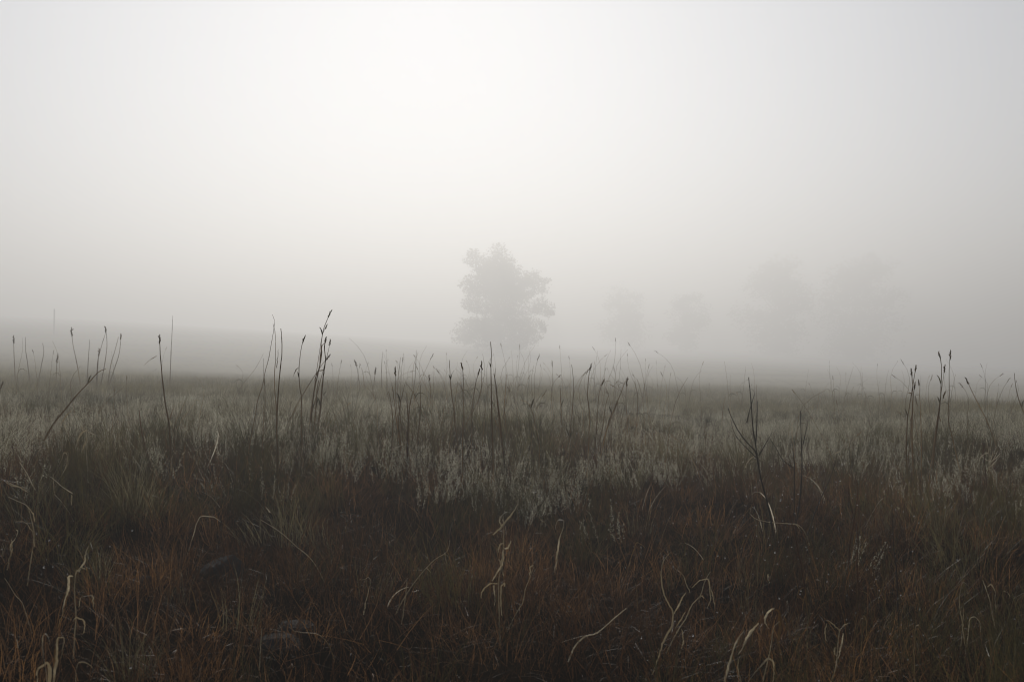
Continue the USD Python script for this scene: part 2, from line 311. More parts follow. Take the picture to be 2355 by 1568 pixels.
def plant(name, label, cat, piece, parts, mat='stalk', D=None, group=None, at=None):
    """parts: (kind, outline from tip to root, width in picture units[, material]); kinds: stalk (rooted), branch, leaf, leaf-stalk rooted"""
    rng = np.random.default_rng(abs(hash_text(label)) % 2**31)
    root = read(piece, parts[0][1])[-1] if at is None else read(piece, at)[0]
    if D is None:
        g = meet(*root); D = g[1]
    r = ray(*root); base = EYE + r * (D / r[1]); base[2] = height(base[0], base[1])
    t = thing(name, label, cat, base, group)
    m = D / F / ray(1177, 784)[1]
    lean = rng.normal() * .10
    for part in parts:
        kind, s, w = part[:3]; mt = M[part[3]] if len(part) > 3 else M[mat]
        px = read(piece, s)[::-1]                                   # root to tip
        P = np.array([EYE + ray(*q) * (D / ray(*q)[1]) for q in px])
        rooted = kind in ('stalk', 'head_stalk', 'rooted_leaf')
        if rooted and P[0, 2] > base[2] - .02:                      # carry it down through the turf into the soil
            d = P[0] - P[min(1, len(P)-1)]; d = d / (abs(d[2]) + 1e-6); d[:2] = np.clip(d[:2], -.5, .5); d[2] = -1
            P = np.vstack([P[0] + d * (P[0, 2] - base[2] + .05), P])
        z = P[:, 2] - base[2]; reach = np.hypot(P[:, 0] - base[0], z)
        own = rng.normal() * .07
        P[:, 1] += lean * z + own * z * (z / (z.max() + .05)) + .12 * np.abs(P[:, 0] - base[0]) * rng.choice([-1, 1])
        n = max(6, 3 * len(px) + 3)
        C = spline(P, n); k = np.linspace(0, 1, n)
        C = C + (np.cumsum(rng.normal(size=(n, 3)), 0) * .0006) * [1, 1, .2]
        L = C - base; wm = w * m
        if kind in ('stalk', 'head_stalk', 'branch'):
            rad = wm * (.30 if mt is M['pale'] or mt is M['ochre'] else .34) * (1 - .66 * k) * (1 + .22 * ((np.arange(n) % 5) == 2))
            par = obj('branch' if kind == 'branch' else 'stalk', tube(L, rad, 6), mt, t, smooth=50)
            if kind != 'branch' and mt is M['stalk'] and w >= 4:           # dry sheaths and leaf ends along the stem
                for _ in range(rng.integers(0, 3)):
                    q = int(rng.integers(n // 5, n - 3)); sd = rng.choice([-1, 1]); ll = rng.uniform(10, 24) * m; up = rng.uniform(.3, 1.0)
                    e0 = L[q]; pts = [e0, e0 + ll * np.array([sd * .10, .04, .45]), e0 + ll * np.array([sd * .24, .08, .85]), e0 + ll * np.array([sd * (.3 + .2 * up), .1, .95 + .2 * up])]
                    obj('leaf', ribbon(spline(pts, 9), 3.2 * m, 0, rng.normal()), M['straw'], t, smooth=50)
            if kind == 'head_stalk':
                hl = rng.uniform(11, 19) * m
                obj('seed_head', seed_head(L[-1] + (L[-1] - L[-2]) * .1, L[-1] - L[-2], hl, max(wm * .30, 1.7 * m), rng), mt, t)
        else:
            tw = rng.uniform(-.5, .5)
            n2 = 2 * n + 5; L = spline(L, n2) + np.cumsum(rng.normal(size=(n2, 3)), 0) * .0009
            obj('leaf', ribbon(L, wm * .55, tw, tw + rng.normal() * 2.2, rng.uniform(.25, .8)), mt, t, smooth=50)
    return t
def hash_text(s):
    h = 5381
    for c in s: h = (h * 33 + ord(c)) & 0x7fffffff
    return h

S, HS, B_, L_, RL = 'stalk', 'head_stalk', 'branch', 'leaf', 'rooted_leaf'
GS = 'tall_grass'
# --- left quarter
plant('bent_stalk', 'long brown stalk leaning far over to the right, near the left edge', 'grass stalk', 1, [
    (S, '965,700 915,715 820,800 690,920 580,1040 480,1150 400,1270 355,1350', 6), (L_, '590,1060 540,1110 510,1170', 4, 'ochre')])
plant(GS, 'straight dark stalk with one drooping side leaf, alone left of the paired stalks', 'grass stalk', 1, [
    (HS, '1325,425 1330,520 1345,690 1365,850 1390,1010 1420,1150 1440,1330 1450,1520', 6.5), (L_, '1220,680 1265,635 1330,592', 4),
    (B_, '1363,700 1368,780 1375,860', 3), (B_, '1480,1000 1455,1070 1435,1130', 3), (L_, '1405,1100 1425,1150 1430,1190', 5, 'pale'), (RL, '1437,1350 1442,1420 1446,1530', 6, 'pale')])
plant(GS, 'two thin stalks slanting right beside the straight dark stalk', 'grass stalk', 1, [
    (S, '1580,945 1540,1040 1490,1150 1470,1240', 3.5), (S, '1640,985 1590,1060 1530,1150 1490,1240', 2.5)])
for q, (s, d, lab) in enumerate([
        ('675,370 668,500 678,640 685,760', 27, 'pale thin stalk on the left crest, first of the faint ones from the left'),
        ('745,450 742,600 740,760', 27, 'short faint stalk on the left crest beside the first thin one'),
        ('800,540 806,650 815,780', 26, 'short upright stalk low among the faint ones on the left crest'),
        ('855,375 825,540 812,640 815,770', 26, 'faint stalk leaning right, left of the curved one on the left crest'),
        ('900,350 910,480 890,650 870,760', 25, 'faint stalk bowed outwards in the middle of the left crest group'),
        ('985,425 960,560 940,640 925,760', 25, 'faint stalk curving right, inner one of the leaning pair on the left crest'),
        ('1010,410 1000,560 970,680 945,770', 25, 'faint stalk curving right, outermost of those on the left crest'),
        ('1475,250 1465,420 1455,580 1450,700', 29, 'very faint lone stalk behind the straight dark stalk'),
        ('110,430 115,520 122,640', 30, 'hardly visible thin stalk nearest the left edge of the crest'),
        ('225,430 222,520 235,640', 30, 'hardly visible thin stalk a little in from the left edge'),
        ('490,590 480,660 478,760', 28, 'short faint stalk below the wooden post'),
        ('350,480 365,560 350,660', 30, 'slightly crooked faint stalk left of the wooden post foot')]):
    plant('thin_stalk', lab, 'grass stalk', 1, [(S if q % 2 else HS, s, 3.0)], D=d, group='faint stalks on the left crest')
plant('bent_stalk', 'short dark stalk leaning at the left edge, tip up', 'grass stalk', 1, [(HS, '35,820 10,880 -20,960 -50,1060', 5)])
plant('bent_stalk', 'thin stalk slanting up right from the left edge, below the short dark one', 'grass stalk', 1, [(S, '85,975 40,1030 0,1085 -40,1140', 3.5)])
plant('bent_stalk', 'two thin pale-brown stalks slanting right behind the long leaning stalk', 'grass stalk', 1, [
    (S, '1075,855 1000,910 930,975 860,1060 800,1170', 3), (S, '1000,875 930,950 850,1060 790,1160', 2.2)])
plant('tall_grass', 'short rusty dead stem left of the straight dark stalk', 'grass stalk', 1, [(S, '1182,1050 1200,1200 1225,1320 1255,1430', 6, 'rust')])
plant('withered_plant', 'pale withered plant with leaves bent like a tent, under the leaning stalk', 'dry plant', 1, [
    (S, '712,1185 715,1260 716,1400 728,1510', 5, 'pale'), (L_, '615,1345 640,1290 685,1232 712,1225', 8, 'pale'), (L_, '855,1365 825,1310 790,1275 740,1250 715,1232', 6, 'pale'),
    (L_, '590,1110 625,1170 660,1228', 7, 'pale'), (L_, '675,1450 690,1380 712,1310', 7, 'pale'), (RL, '735,1290 718,1340 722,1420 730,1500', 5, 'pale')])
plant('curled_leaf', 'single pale leaf hooked over like a crook, left of the tent-leaved plant foot', 'dry leaf', 1, [
    (RL, '555,1422 575,1408 586,1420 580,1500 560,1550 540,1580', 5, 'pale')])
# --- clumps left of centre
plant(GS, 'loose clump of slim stalks, left of the two tall clumps', 'tall grass', 2, [
    (S, '298,355 308,450 310,560 300,680 285,850 278,1000 270,1200 278,1400 280,1560', 6.5), (S, '275,325 290,420 286,600 278,680 268,850 276,1010 276,1200', 4),
    (S, '245,240 262,290 250,400 228,520 210,620 184,700 152,850 112,960 95,1050', 3.5), (L_, '322,530 312,545 310,600 303,690', 5), (S, '212,610 206,700 200,830 190,960', 2.5)])
plant(GS, 'single stalk with a small leaf between the two tall clumps', 'grass stalk', 2, [
    (HS, '503,430 480,500 464,600 455,700 460,850 475,950 472,1050 470,1150 480,1390', 4.5), (L_, '412,770 430,715 455,688', 4)])
plant(GS, 'tallest clump of stalks with nodding seed heads, left of the tree', 'tall grass', 2, [
    (HS, '668,195 640,270 615,360 606,480 616,560 608,650 596,720 572,870 556,1050 550,1250', 5.5), (HS, '670,330 640,390 624,470 615,540', 3.5),
    (HS, '657,435 645,520 657,620 645,740 632,900 622,1060 602,1200 582,1340 590,1450', 7.5), (HS, '694,460 681,540 672,590 660,640', 3.5), (HS, '697,592 680,608 662,630', 4),
    (L_, '560,800 575,745 600,712 630,708 640,745', 4), (S, '622,800 606,900 600,1000 592,1100 580,1220 578,1400', 6.5), (L_, '640,480 616,520 612,640 602,720', 6)])
for q, (s, d, lab) in enumerate([
        ('918,635 940,700 958,800 970,880', 24, 'faint stalk leaning left, first right of the tallest clump'),
        ('985,690 1002,770 1010,860', 25, 'short faint stalk beside the left-leaning one right of the tallest clump'),
        ('1112,700 1098,790 1085,890', 25, 'faint stalk tilted right, midway between tallest clump and dense clump'),
        ('1157,560 1150,720 1158,900', 25, 'faint upright stalk, left of the dense dark clump'),
        ('1452,540 1446,720 1430,870', 25, 'tall faint stalk rising behind the dense dark clump'),
        ('1320,600 1305,720 1290,860', 26, 'very faint leaning stalk behind the dense dark clump'),
        ('700,790 702,850 700,930', 20, 'short faint stalk with a bright tip beside the tallest clump')]):
    plant('thin_stalk', lab, 'grass stalk', 2, [(HS if q in (0, 2) else S, s, 3.0)], D=d, group='faint stalks left of the tree')
# --- centre
plant(GS, 'dense dark clump of many stalks, left of centre below the tree', 'tall grass', 2, [
    (S, '1220,890 1240,1000 1252,1130 1245,1290 1240,1420', 5), (S, '1250,850 1262,960 1280,1100 1308,1290 1340,1500', 6), (S, '1290,930 1310,1100 1330,1290 1345,1500', 4.5),
    (HS, '1275,700 1275,800 1276,900 1285,1050 1310,1250', 3.5), (S, '1360,830 1340,920 1312,1040 1300,1200', 4.5), (S, '1366,905 1371,1050 1385,1200 1370,1330 1358,1500', 7),
    (S, '1432,885 1406,970 1390,1090 1382,1200 1392,1380 1405,1510', 7), (S, '1380,1150 1372,1300 1375,1500', 6, 'rust'), (L_, '1265,1400 1295,1360 1335,1345', 5, 'pale'), (L_, '1420,1480 1418,1410 1400,1370', 5, 'ochre')])
plant('broken_stalk', 'thin stalk snapped over and leaning across right of the dense clump', 'grass stalk', 2, [(S, '1350,812 1420,900 1480,1030 1530,1110 1580,1250 1610,1340', 3.5)])
plant(GS, 'single straight stalk just right of the dense dark clump', 'grass stalk', 2, [(S, '1475,840 1478,1000 1475,1150 1460,1300 1440,1450', 5.5)])
plant('thin_stalk', 'faint stalk with a small dark tip right of the dense clump', 'grass stalk', 2, [(HS, '1560,760 1574,880 1576,1060', 3.5)], D=15)
plant('withered_plant', 'white bleached twig lying bent on the turf, right of the dense clump', 'twig', 2, [
    (S, '1685,1090 1640,1130 1605,1172 1560,1165 1480,1155', 6, 'pale'), (B_, '1480,1110 1530,1130 1570,1160', 4, 'pale'), (B_, '1660,1220 1630,1195 1605,1172', 4, 'pale')], D=10.8)
plant(GS, 'stalk leaning left with a thin twin, left edge of the stalks under the tree', 'grass stalk', 2, [
    (S, '1710,625 1725,780 1745,950 1766,1050 1775,1180 1797,1320 1810,1480', 5.5), (S, '1797,810 1782,950 1768,1060', 3.5), (S, '1765,1060 1758,1150 1745,1250', 3)])
plant(GS, 'slightly wavy stalk with a dark tip below the tree crown left side', 'grass stalk', 2, [(HS, '1830,660 1848,780 1845,900 1850,1010 1855,1130 1840,1250 1845,1550', 5), (L_, '1835,850 1840,880 1846,900', 4)])
plant(GS, 'forked pair of stalks crossing in a V below the tree', 'grass stalk', 2, [
    (HS, '1987,712 1955,830 1935,950 1921,1090 1920,1280 1915,1420', 5), (HS, '2006,650 2008,730 2002,880 1960,1010 1902,1120 1852,1240 1845,1400', 4.5)])
plant(GS, 'tallest straight stalk standing right in front of the tree trunk', 'grass stalk', 2, [(S, '2088,470 2095,560 2090,680 2092,850 2094,1060 2100,1300 2106,1560', 6.5), (S, '2050,900 2038,1020 2030,1120', 2.5)])
plant(GS, 'thick stalk leaning left with a split tip, right of the tallest straight one', 'grass stalk', 2, [(S, '2113,735 2130,850 2142,960 2155,1060 2176,1250 2185,1450', 7), (S, '2130,690 2122,760 2130,850', 3.5), (L_, '2120,1090 2130,1150 2150,1190', 5, 'ochre')])
# --- centre right
plant(GS, 'narrow stalk right of the thick split one', 'grass stalk', 3, [(S, '355,950 351,1050 345,1150 355,1290 362,1400', 4.5), (S, '385,1000 362,1080 348,1160', 3)])
plant(GS, 'arched stalk curving over to the left, right of the tree', 'grass stalk', 3, [(S, '450,1115 500,1135 522,1180 545,1280 570,1400 568,1550', 5)])
plant(GS, 'short straight dark stalk with a ragged top right of the arched one', 'grass stalk', 3, [(S, '700,1035 705,1150 710,1290', 6)])
plant(GS, 'long thin stalk bent at its middle, left of the leaning straight pair', 'grass stalk', 3, [(S, '780,890 790,1000 785,1150 762,1330 755,1500', 4)])
plant(GS, 'dark stalk with slight zigzag, tallest right of the arched one', 'grass stalk', 3, [(HS, '905,895 885,1000 880,1090 888,1200 880,1400 875,1520', 5.5)])
plant(GS, 'two thin parallel stalks between the zigzag stalk and the long leaning one', 'grass stalk', 3, [(HS, '970,990 940,1080 930,1250 920,1420', 4), (S, '1005,1085 985,1150 970,1280 950,1380 930,1490', 4.5)])
plant(GS, 'long stalk leaning right, rightmost of those in the middle', 'grass stalk', 3, [(S, '1106,990 1060,1120 1020,1220 990,1320 968,1420', 5)])
plant(GS, 'stalk with a tiny round tip beside the long right-leaning one', 'grass stalk', 3, [(HS, '1126,980 1120,1100 1128,1240 1130,1320', 3.5)])
plant(GS, 'slender stalk leaning left over the dark bush', 'grass stalk', 3, [(S, '1168,995 1190,1110 1186,1300', 3.5)])
plant('small_bush', 'low dark twiggy bush on the crest, right of centre', 'bush', 3, [(S, '1110,1160 1102,1230 1100,1320', 4), (S, '1070,1180 1085,1250 1098,1330', 3), (S, '1140,1170 1122,1240 1104,1330', 3), (S, '1090,1170 1096,1250 1100,1330', 3), (S, '1050,1215 1078,1270 1098,1335', 3), (S, '1160,1215 1130,1270 1104,1335', 3)], mat='dark_twig', D=17)
# --- right half
plant('dead_weed', 'tall bare branching weed stem, forked like antlers, right of centre', 'weed', 4, [
    (S, '247,775 255,850 265,950 275,1040 290,1120 300,1190 315,1260 335,1340 360,1420 388,1560', 7), (B_, '150,930 185,1020 240,1100 288,1150 298,1180', 4.5), (B_, '255,850 238,935 228,1000', 3),
    (B_, '300,895 298,1000 292,1110', 4.5), (B_, '357,1045 325,1110 296,1165', 4), (B_, '155,985 180,1060 240,1130 292,1180', 3), (L_, '240,1240 262,1200 292,1170', 5, 'pale')], mat='dark_twig')
plant('dead_weed', 'bare weed with two close upright stems and one side branch', 'weed', 4, [
    (S, '533,950 533,1080 536,1200 530,1350 510,1510', 6), (S, '490,1140 500,1250 500,1400 505,1510', 5), (B_, '365,1080 400,1130 440,1195 495,1235', 3), (B_, '562,990 550,1060 538,1120', 3)], mat='dark_twig')
plant('dead_weed', 'bare stem leaning right between the two-stemmed weed and a rusty stem', 'weed', 4, [(S, '702,1205 682,1280 650,1350 610,1440 578,1540', 5), (L_, '760,1115 735,1145 708,1165', 5, 'pale')], mat='dark_twig')
plant('thin_stalk', 'short pale-brown stalk left of the antlered weed', 'grass stalk', 4, [(S, '145,875 132,950 128,1040', 3.5)], D=14)
plant(GS, 'two beaded stalks with a thin third one, right of the fog trees', 'tall grass', 4, [
    (HS, '1090,722 1086,800 1079,900 1070,1000 1070,1150 1075,1270', 5), (HS, '1112,742 1118,850 1113,950 1108,1100 1110,1260', 6), (L_, '1100,890 1100,858 1078,855', 4), (HS, '1127,812 1120,860 1116,900', 3),
    (L_, '1130,950 1122,900 1116,870', 4), (HS, '1155,800 1158,950 1155,1165', 3.5), (L_, '1095,1050 1100,990 1112,960', 3)])
plant(GS, 'tallest pair of stalks on the right with dark seed tips', 'tall grass', 4, [
    (HS, '1253,652 1264,720 1260,820 1250,930 1235,1040 1216,1180 1205,1290', 5.5), (HS, '1283,652 1280,740 1285,850 1282,980 1300,1065', 4), (L_, '1270,845 1266,855 1255,885', 6, 'ochre'), (HS, '1279,725 1270,780 1262,830', 3.5), (L_, '1232,960 1236,985 1240,1005', 4)])
plant('bent_stalk', 'stalk leaning left near the right edge, with a bare tip', 'grass stalk', 4, [(HS, '1392,785 1410,830 1450,920 1490,1010 1522,1100', 4)])
plant('bent_stalk', 'stalk leaning left, closest to the right edge', 'grass stalk', 4, [(S, '1614,755 1630,850 1650,910 1676,975 1700,1050', 4.5)])
plant('thin_stalk', 'straight rusty stalk below the leaning one near the right edge', 'grass stalk', 4, [(S, '1465,1085 1475,1200 1482,1330', 4.5, 'rust')])
plant('withered_plant', 'bleached spiky weed in a bright tangle near the right edge', 'dry plant', 4, [
    (S, '1470,1090 1480,1130 1490,1200 1492,1260', 4, 'pale'), (B_, '1550,1165 1525,1190 1490,1215', 5, 'pale'), (B_, '1435,1205 1450,1175 1480,1160', 5, 'pale'), (B_, '1510,1150 1505,1180 1492,1210', 4, 'pale'),
    (B_, '1530,1150 1515,1185 1492,1225', 3.5, 'pale'), (B_, '1440,1165 1455,1185 1486,1200', 3.5, 'pale'), (L_, '1545,1185 1530,1200 1494,1235', 5, 'pale')])
for q, (s, d, lab) in enumerate([
        ('310,815 308,900 300,990', 20, 'faint stalk just behind the antlered weed top'), ('625,850 618,920 615,980', 22, 'faint stalk behind the two-stemmed weed, to its right'),
        ('870,855 862,910 855,980', 22, 'faint stalk midway between the weed and the beaded stalks'), ('1045,900 1015,950 990,1030', 22, 'faint stalk slanting right, left of the beaded stalks'),
        ('1535,855 1530,920 1522,1000', 20, 'faint stalk between the two leaning stalks at the right'), ('1370,900 1370,960 1368,1040', 20, 'faint stalk right of the tallest pair on the right')]):
    plant('thin_stalk', lab, 'grass stalk', 4, [(S, s, 2.8)], D=d, group='faint stalks on the right')
# --- foreground, left
plant('withered_plant', 'pale withered plant with drooping strap leaves, left foreground', 'dry plant', 5, [
    (S, '500,835 496,930 508,1080 515,1160 510,1230', 6, 'pale'), (L_, '575,650 560,720 540,770 515,830', 8, 'pale'), (L_, '560,825 545,808 520,818 502,850', 7, 'pale'), (L_, '415,1115 435,1010 452,930 460,855 490,850', 11, 'pale'),
    (L_, '590,1225 592,1160 570,1128 535,1120 512,1150', 6, 'pale'), (L_, '530,1060 540,1000 575,978 625,973 642,1000 638,1055', 5, 'pale'), (L_, '388,1200 405,1130 430,1080 440,1000', 5, 'ochre')])
plant('withered_plant', 'two broad pale leaves hooked over at the bottom left corner', 'dry plant', 5, [
    (RL, '352,1300 345,1250 328,1232 312,1262 310,1340 316,1400', 11, 'pale'), (RL, '418,1420 436,1320 432,1272 412,1258 396,1300 392,1350', 10, 'pale'), (RL, '272,1530 280,1490 310,1460 335,1440 360,1480 355,1590', 16, 'pale'),
    (RL, '375,1410 378,1360 376,1310', 7, 'ochre'), (RL, '256,1435 250,1480 244,1535', 7, 'pale')], at='340,1560')
plant('curled_leaf', 'narrow pale leaf arched low right of the bottom left leaves', 'dry leaf', 5, [(RL, '632,1482 600,1460 560,1445 525,1450 515,1490 515,1560', 7, 'pale')], at='515,1540')
plant('withered_plant', 'tangle of long pale strands at the left edge', 'dry plant', 5, [
    (S, '50,315 110,340 180,370 212,460 228,560 215,690 205,760', 5, 'pale'), (L_, '130,480 170,475 210,505 240,565 242,650', 5, 'pale'), (L_, '72,730 72,660 95,600 112,560 100,540', 6, 'pale'),
    (L_, '85,195 135,225 175,235 225,270', 5, 'pale'), (L_, '30,820 55,740 80,680 78,600', 5, 'pale'), (L_, '245,480 232,430 200,380', 4, 'pale'), (L_, '5,860 10,800 50,750 70,680', 5, 'ochre')])
plant('bent_stalk', 'thin pale stalk slanting down right at the left edge, lowest there', 'grass stalk', 5, [(S, '30,860 70,930 105,990 135,1020 150,1060', 4, 'pale')])
plant('withered_plant', 'thin branching pale stalk with bent twigs, upper left foreground', 'dry plant', 5, [
    (S, '375,145 372,200 375,290 420,340', 4, 'pale'), (B_, '355,170 385,190 430,235 500,290', 4, 'pale'), (L_, '500,365 496,330 490,295', 6, 'pale'), (B_, '120,80 150,120 185,175 215,240 235,270', 4, 'pale'), (B_, '1,1 2,2' if False else '80,195 110,215 150,235', 4, 'pale')])
plant('curled_leaf', 'pale looped blade hanging down, upper left foreground', 'dry leaf', 5, [(RL, '430,140 455,90 462,20 445,10 425,45', 4, 'pale')], at='440,190')
plant('tall_grass', 'short upright ochre blade pair left of the big dark boulder', 'dry leaf', 5, [(RL, '1280,800 1290,850 1305,910', 6, 'ochre'), (RL, '1400,880 1420,930 1440,990', 6, 'ochre')], at='1330,980')
plant('curled_leaf', 'pale blade bent like a hook above the big dark boulder', 'dry leaf', 5, [(RL, '1490,500 1430,470 1345,460 1322,500 1305,570', 5, 'pale')])
# --- foreground, middle
plant('fallen_stalk', 'straight pale stem lying slantwise above the flat stones', 'grass stalk', 6, [(S, '90,475 150,510 220,552 330,645 440,735', 4, 'pale'), (B_, '125,385 140,405 155,425', 4, 'pale')])
plant('bud_stem', 'thin dark stem carrying one small yellow pod', 'weed', 6, [(S, '670,530 667,620 680,720 678,900 680,1080', 4, 'dark_twig'), (L_, '672,505 662,530 668,560', 12, 'ochre')])
plant('fallen_stalk', 'curved pale branching twig left of the tattered middle plant', 'twig', 6, [
    (S, '1382,605 1362,680 1282,730 1222,790 1162,860 1100,950', 5.5, 'pale'), (B_, '1372,722 1355,700 1345,690', 3, 'pale'), (B_, '1262,812 1245,790 1232,780', 3, 'pale'), (B_, '1368,790 1355,740 1350,690', 2.5, 'pale')])
plant('tall_grass', 'short upright pale stub left of the curved twig', 'grass stalk', 6, [(S, '1090,875 1086,930 1078,1000', 6, 'pale')])
plant('curled_leaf', 'pale blade bent into a hook, middle foreground', 'dry leaf', 6, [(RL, '762,875 800,875 828,855 842,895 835,930', 6, 'pale')], at='838,960')
plant('fallen_stalk', 'yellowish straw lying flat over the front stone', 'grass stalk', 6, [(S, '295,1190 340,1222 480,1242', 5, 'ochre')], at='480,1250')
plant('tall_grass', 'small white stub standing at the left end of the front stone', 'grass stalk', 6, [(S, '98,1218 96,1300', 5, 'pale')])
plant('withered_plant', 'tattered pale plant with torn hanging leaves, middle of the foreground', 'dry plant', 7, [
    (S, '80,450 86,600 78,740 52,870 50,1000 55,1150', 6, 'pale'), (L_, '178,318 150,392 105,470 62,522 8,572', 9, 'pale'), (L_, '115,435 70,452 58,480 70,520 92,500', 9, 'pale'), (L_, '138,605 112,655 85,660', 7, 'pale'),
    (L_, '48,705 55,665 80,655', 6, 'pale'), (L_, '25,890 58,825 82,770 78,690', 11, 'pale'), (L_, '-72,1010 -48,945 -15,912 40,905', 9, 'pale'), (L_, '62,1125 60,1010 70,925 92,905 90,930', 8, 'pale'), (L_, '20,1050 25,980 15,915', 6, 'pale'),
    (L_, '-20,1040 -14,960 -8,915', 6, 'ochre'), (L_, '78,845 68,795 52,740', 8, 'pale'), (RL, '100,1150 88,1210 70,1240', 6, 'ochre')])
plant('curled_leaf', 'yellowish blade folded over like a hook, right of the tattered plant', 'dry leaf', 7, [(RL, '428,530 438,482 462,462 490,472 485,520 465,580 448,690', 10, 'pale')])
plant('tall_grass', 'single twisted pale stalk, right of the tattered plant and below the hook', 'grass stalk', 7, [(L_, '272,870 262,800 285,782', 6, 'pale'), (S, '280,785 250,870 220,950 210,1020 188,1060', 5, 'pale')], at='188,1060')
plant('curled_leaf', 'curved pale blade turning left, left of the arching dry plant', 'dry leaf', 7, [
    (RL, '1228,708 1185,750 1166,830 1175,950 1200,1030 1232,1095 1225,1180 1190,1240 1150,1350', 7, 'pale'), (L_, '1312,948 1270,1020 1235,1095', 6, 'pale')])
plant('withered_plant', 'arching dry plant with drooping blades, right of centre foreground', 'dry plant', 7, [
    (S, '1482,818 1442,890 1420,970 1360,1040 1320,1130 1265,1210', 5.5, 'pale'), (L_, '1455,1080 1485,1010 1480,930 1462,882 1420,892 1365,935', 6, 'pale'), (L_, '1502,1050 1492,975 1472,910', 5, 'pale'),
    (L_, '1215,798 1262,812 1322,880 1340,960', 4, 'pale'), (L_, '1245,1215 1290,1150 1320,1100', 4, 'pale'), (L_, '1405,1040 1425,985 1440,1000', 5, 'pale'), (RL, '1285,1190 1295,1260 1280,1340', 6, 'pale')])
plant('fallen_stalk', 'bright bleached stalk lying low and slanting, bottom centre', 'grass stalk', 7, [(S, '915,1078 872,1110 822,1150 752,1210 700,1245 642,1260', 7, 'pale'), (B_, '470,1300 560,1275 642,1260', 2.5, 'ochre')], at='700,1262')
plant('curled_leaf', 'broad pale leaf rising to the right at the bottom, right of centre', 'dry leaf', 7, [(RL, '1740,1225 1682,1312 1642,1400 1602,1500 1588,1590', 10, 'pale'), (RL, '1690,1380 1668,1440 1685,1540', 4, 'pale')], at='1600,1540')
plant('curled_leaf', 'small ochre blade folded down in the middle distance of the foreground', 'dry leaf', 7, [(RL, '1035,660 1010,625 985,612 962,660 945,720', 5, 'ochre')])
plant('curled_leaf', 'short ochre blade leaning right below the small bush', 'dry leaf', 7, [(RL, '1242,392 1212,440 1180,520', 5, 'ochre')])
plant('tall_grass', 'thin upright straw left of the curved pale blade', 'grass stalk', 7, [(S, '965,872 980,930 985,1010', 5, 'ochre'), (L_, '705,865 735,910 750,950', 4, 'ochre')], at='985,1010')
# --- foreground, right
plant('withered_plant', 'knot of broad pale hanging leaves, bottom right of centre', 'dry plant', 8, [
    (S, '252,1128 216,1170 205,1300 186,1450 168,1540', 6, 'pale'), (L_, '-5,1365 40,1290 80,1212 132,1158', 11, 'pale'), (L_, '200,1200 168,1150 178,1105 245,1068', 8, 'pale'), (L_, '276,1300 284,1200 278,1090 255,1068', 14, 'ochre'),
    (L_, '340,1250 320,1180 300,1100', 5, 'ochre'), (RL, '236,1570 252,1490 242,1412 215,1395 195,1410', 8, 'pale')])
plant('tall_grass', 'tall rusty stem with a looped ochre blade at its foot', 'grass stalk', 8, [
    (S, '345,350 352,420 372,500 400,620 426,750 450,900 480,1110', 6, 'rust'), (L_, '432,908 395,960 388,1030 408,1090 416,1160', 6, 'ochre'), (L_, '452,930 462,1010 482,1120', 6, 'ochre'), (L_, '465,820 462,860 458,900', 6, 'ochre')])
plant('tall_grass', 'dark brown crooked stem with a pale torn tip, right foreground', 'grass stalk', 8, [(S, '788,185 800,260 790,400 775,520 760,640 752,800', 6, 'rust'), (L_, '760,170 780,165 790,185', 5, 'pale'), (B_, '730,230 745,330 770,420', 3.5, 'rust')])
plant('tall_grass', 'straight rusty stem right of the crooked dark one', 'grass stalk', 8, [(S, '820,510 822,650 815,800 828,1010', 6, 'rust'), (L_, '800,670 812,620 820,560', 6, 'ochre'), (L_, '850,690 862,640 880,600', 5, 'ochre')])
plant('tall_grass', 'tall dark stem standing alone, right foreground', 'grass stalk', 8, [(S, '1048,360 1056,520 1066,700 1080,830 1086,1000 1092,1190', 6, 'dark_twig'), (L_, '1075,400 1065,375 1050,372', 4, 'pale')])
plant('curled_leaf', 'yellowish pair of folded leaves at the foot of the straight rusty stem', 'dry leaf', 8, [(RL, '835,1310 862,1260 872,1190 852,1122 842,1180 838,1250', 7, 'ochre'), (RL, '880,1300 868,1220 850,1130', 5, 'ochre')], at='870,1330')
plant('curled_leaf', 'long ochre blade curving right at the foot of the lone dark stem', 'dry leaf', 8, [(RL, '1062,1052 1012,1120 972,1200 955,1345', 6, 'ochre')])
plant('curled_leaf', 'upright ochre blade between the rusty stem and the lone dark stem', 'dry leaf', 8, [(RL, '840,950 885,965 908,1010 915,1120 926,1240', 6, 'ochre')])
plant('curled_leaf', 'narrow ochre leaves hanging, right of the lone dark stem', 'dry leaf', 8, [(RL, '1228,1420 1245,1350 1252,1280 1244,1205', 6, 'ochre'), (RL, '1290,1315 1275,1260 1262,1225', 6, 'ochre')], at='1250,1440')
plant('curled_leaf', 'pale thin blade arched like a shepherd crook, lower right', 'dry leaf', 8, [(RL, '1592,962 1575,922 1558,908 1535,940 1520,1050 1528,1130', 4.5, 'pale'), (RL, '1555,1060 1540,1180 1525,1290', 4, 'pale')], at='1528,1290')
plant('withered_plant', 'pale looped blades, rightmost dry plant of the foreground', 'dry plant', 8, [(S, '1665,875 1690,940 1715,1020 1740,1160', 4.5, 'pale'), (L_, '1740,1095 1747,985 1730,930 1702,897 1688,920', 6, 'pale'), (L_, '1840,1010 1825,960 1805,950', 4, 'pale'), (RL, '1845,1010 1832,1110 1832,1240', 4, 'ochre')])
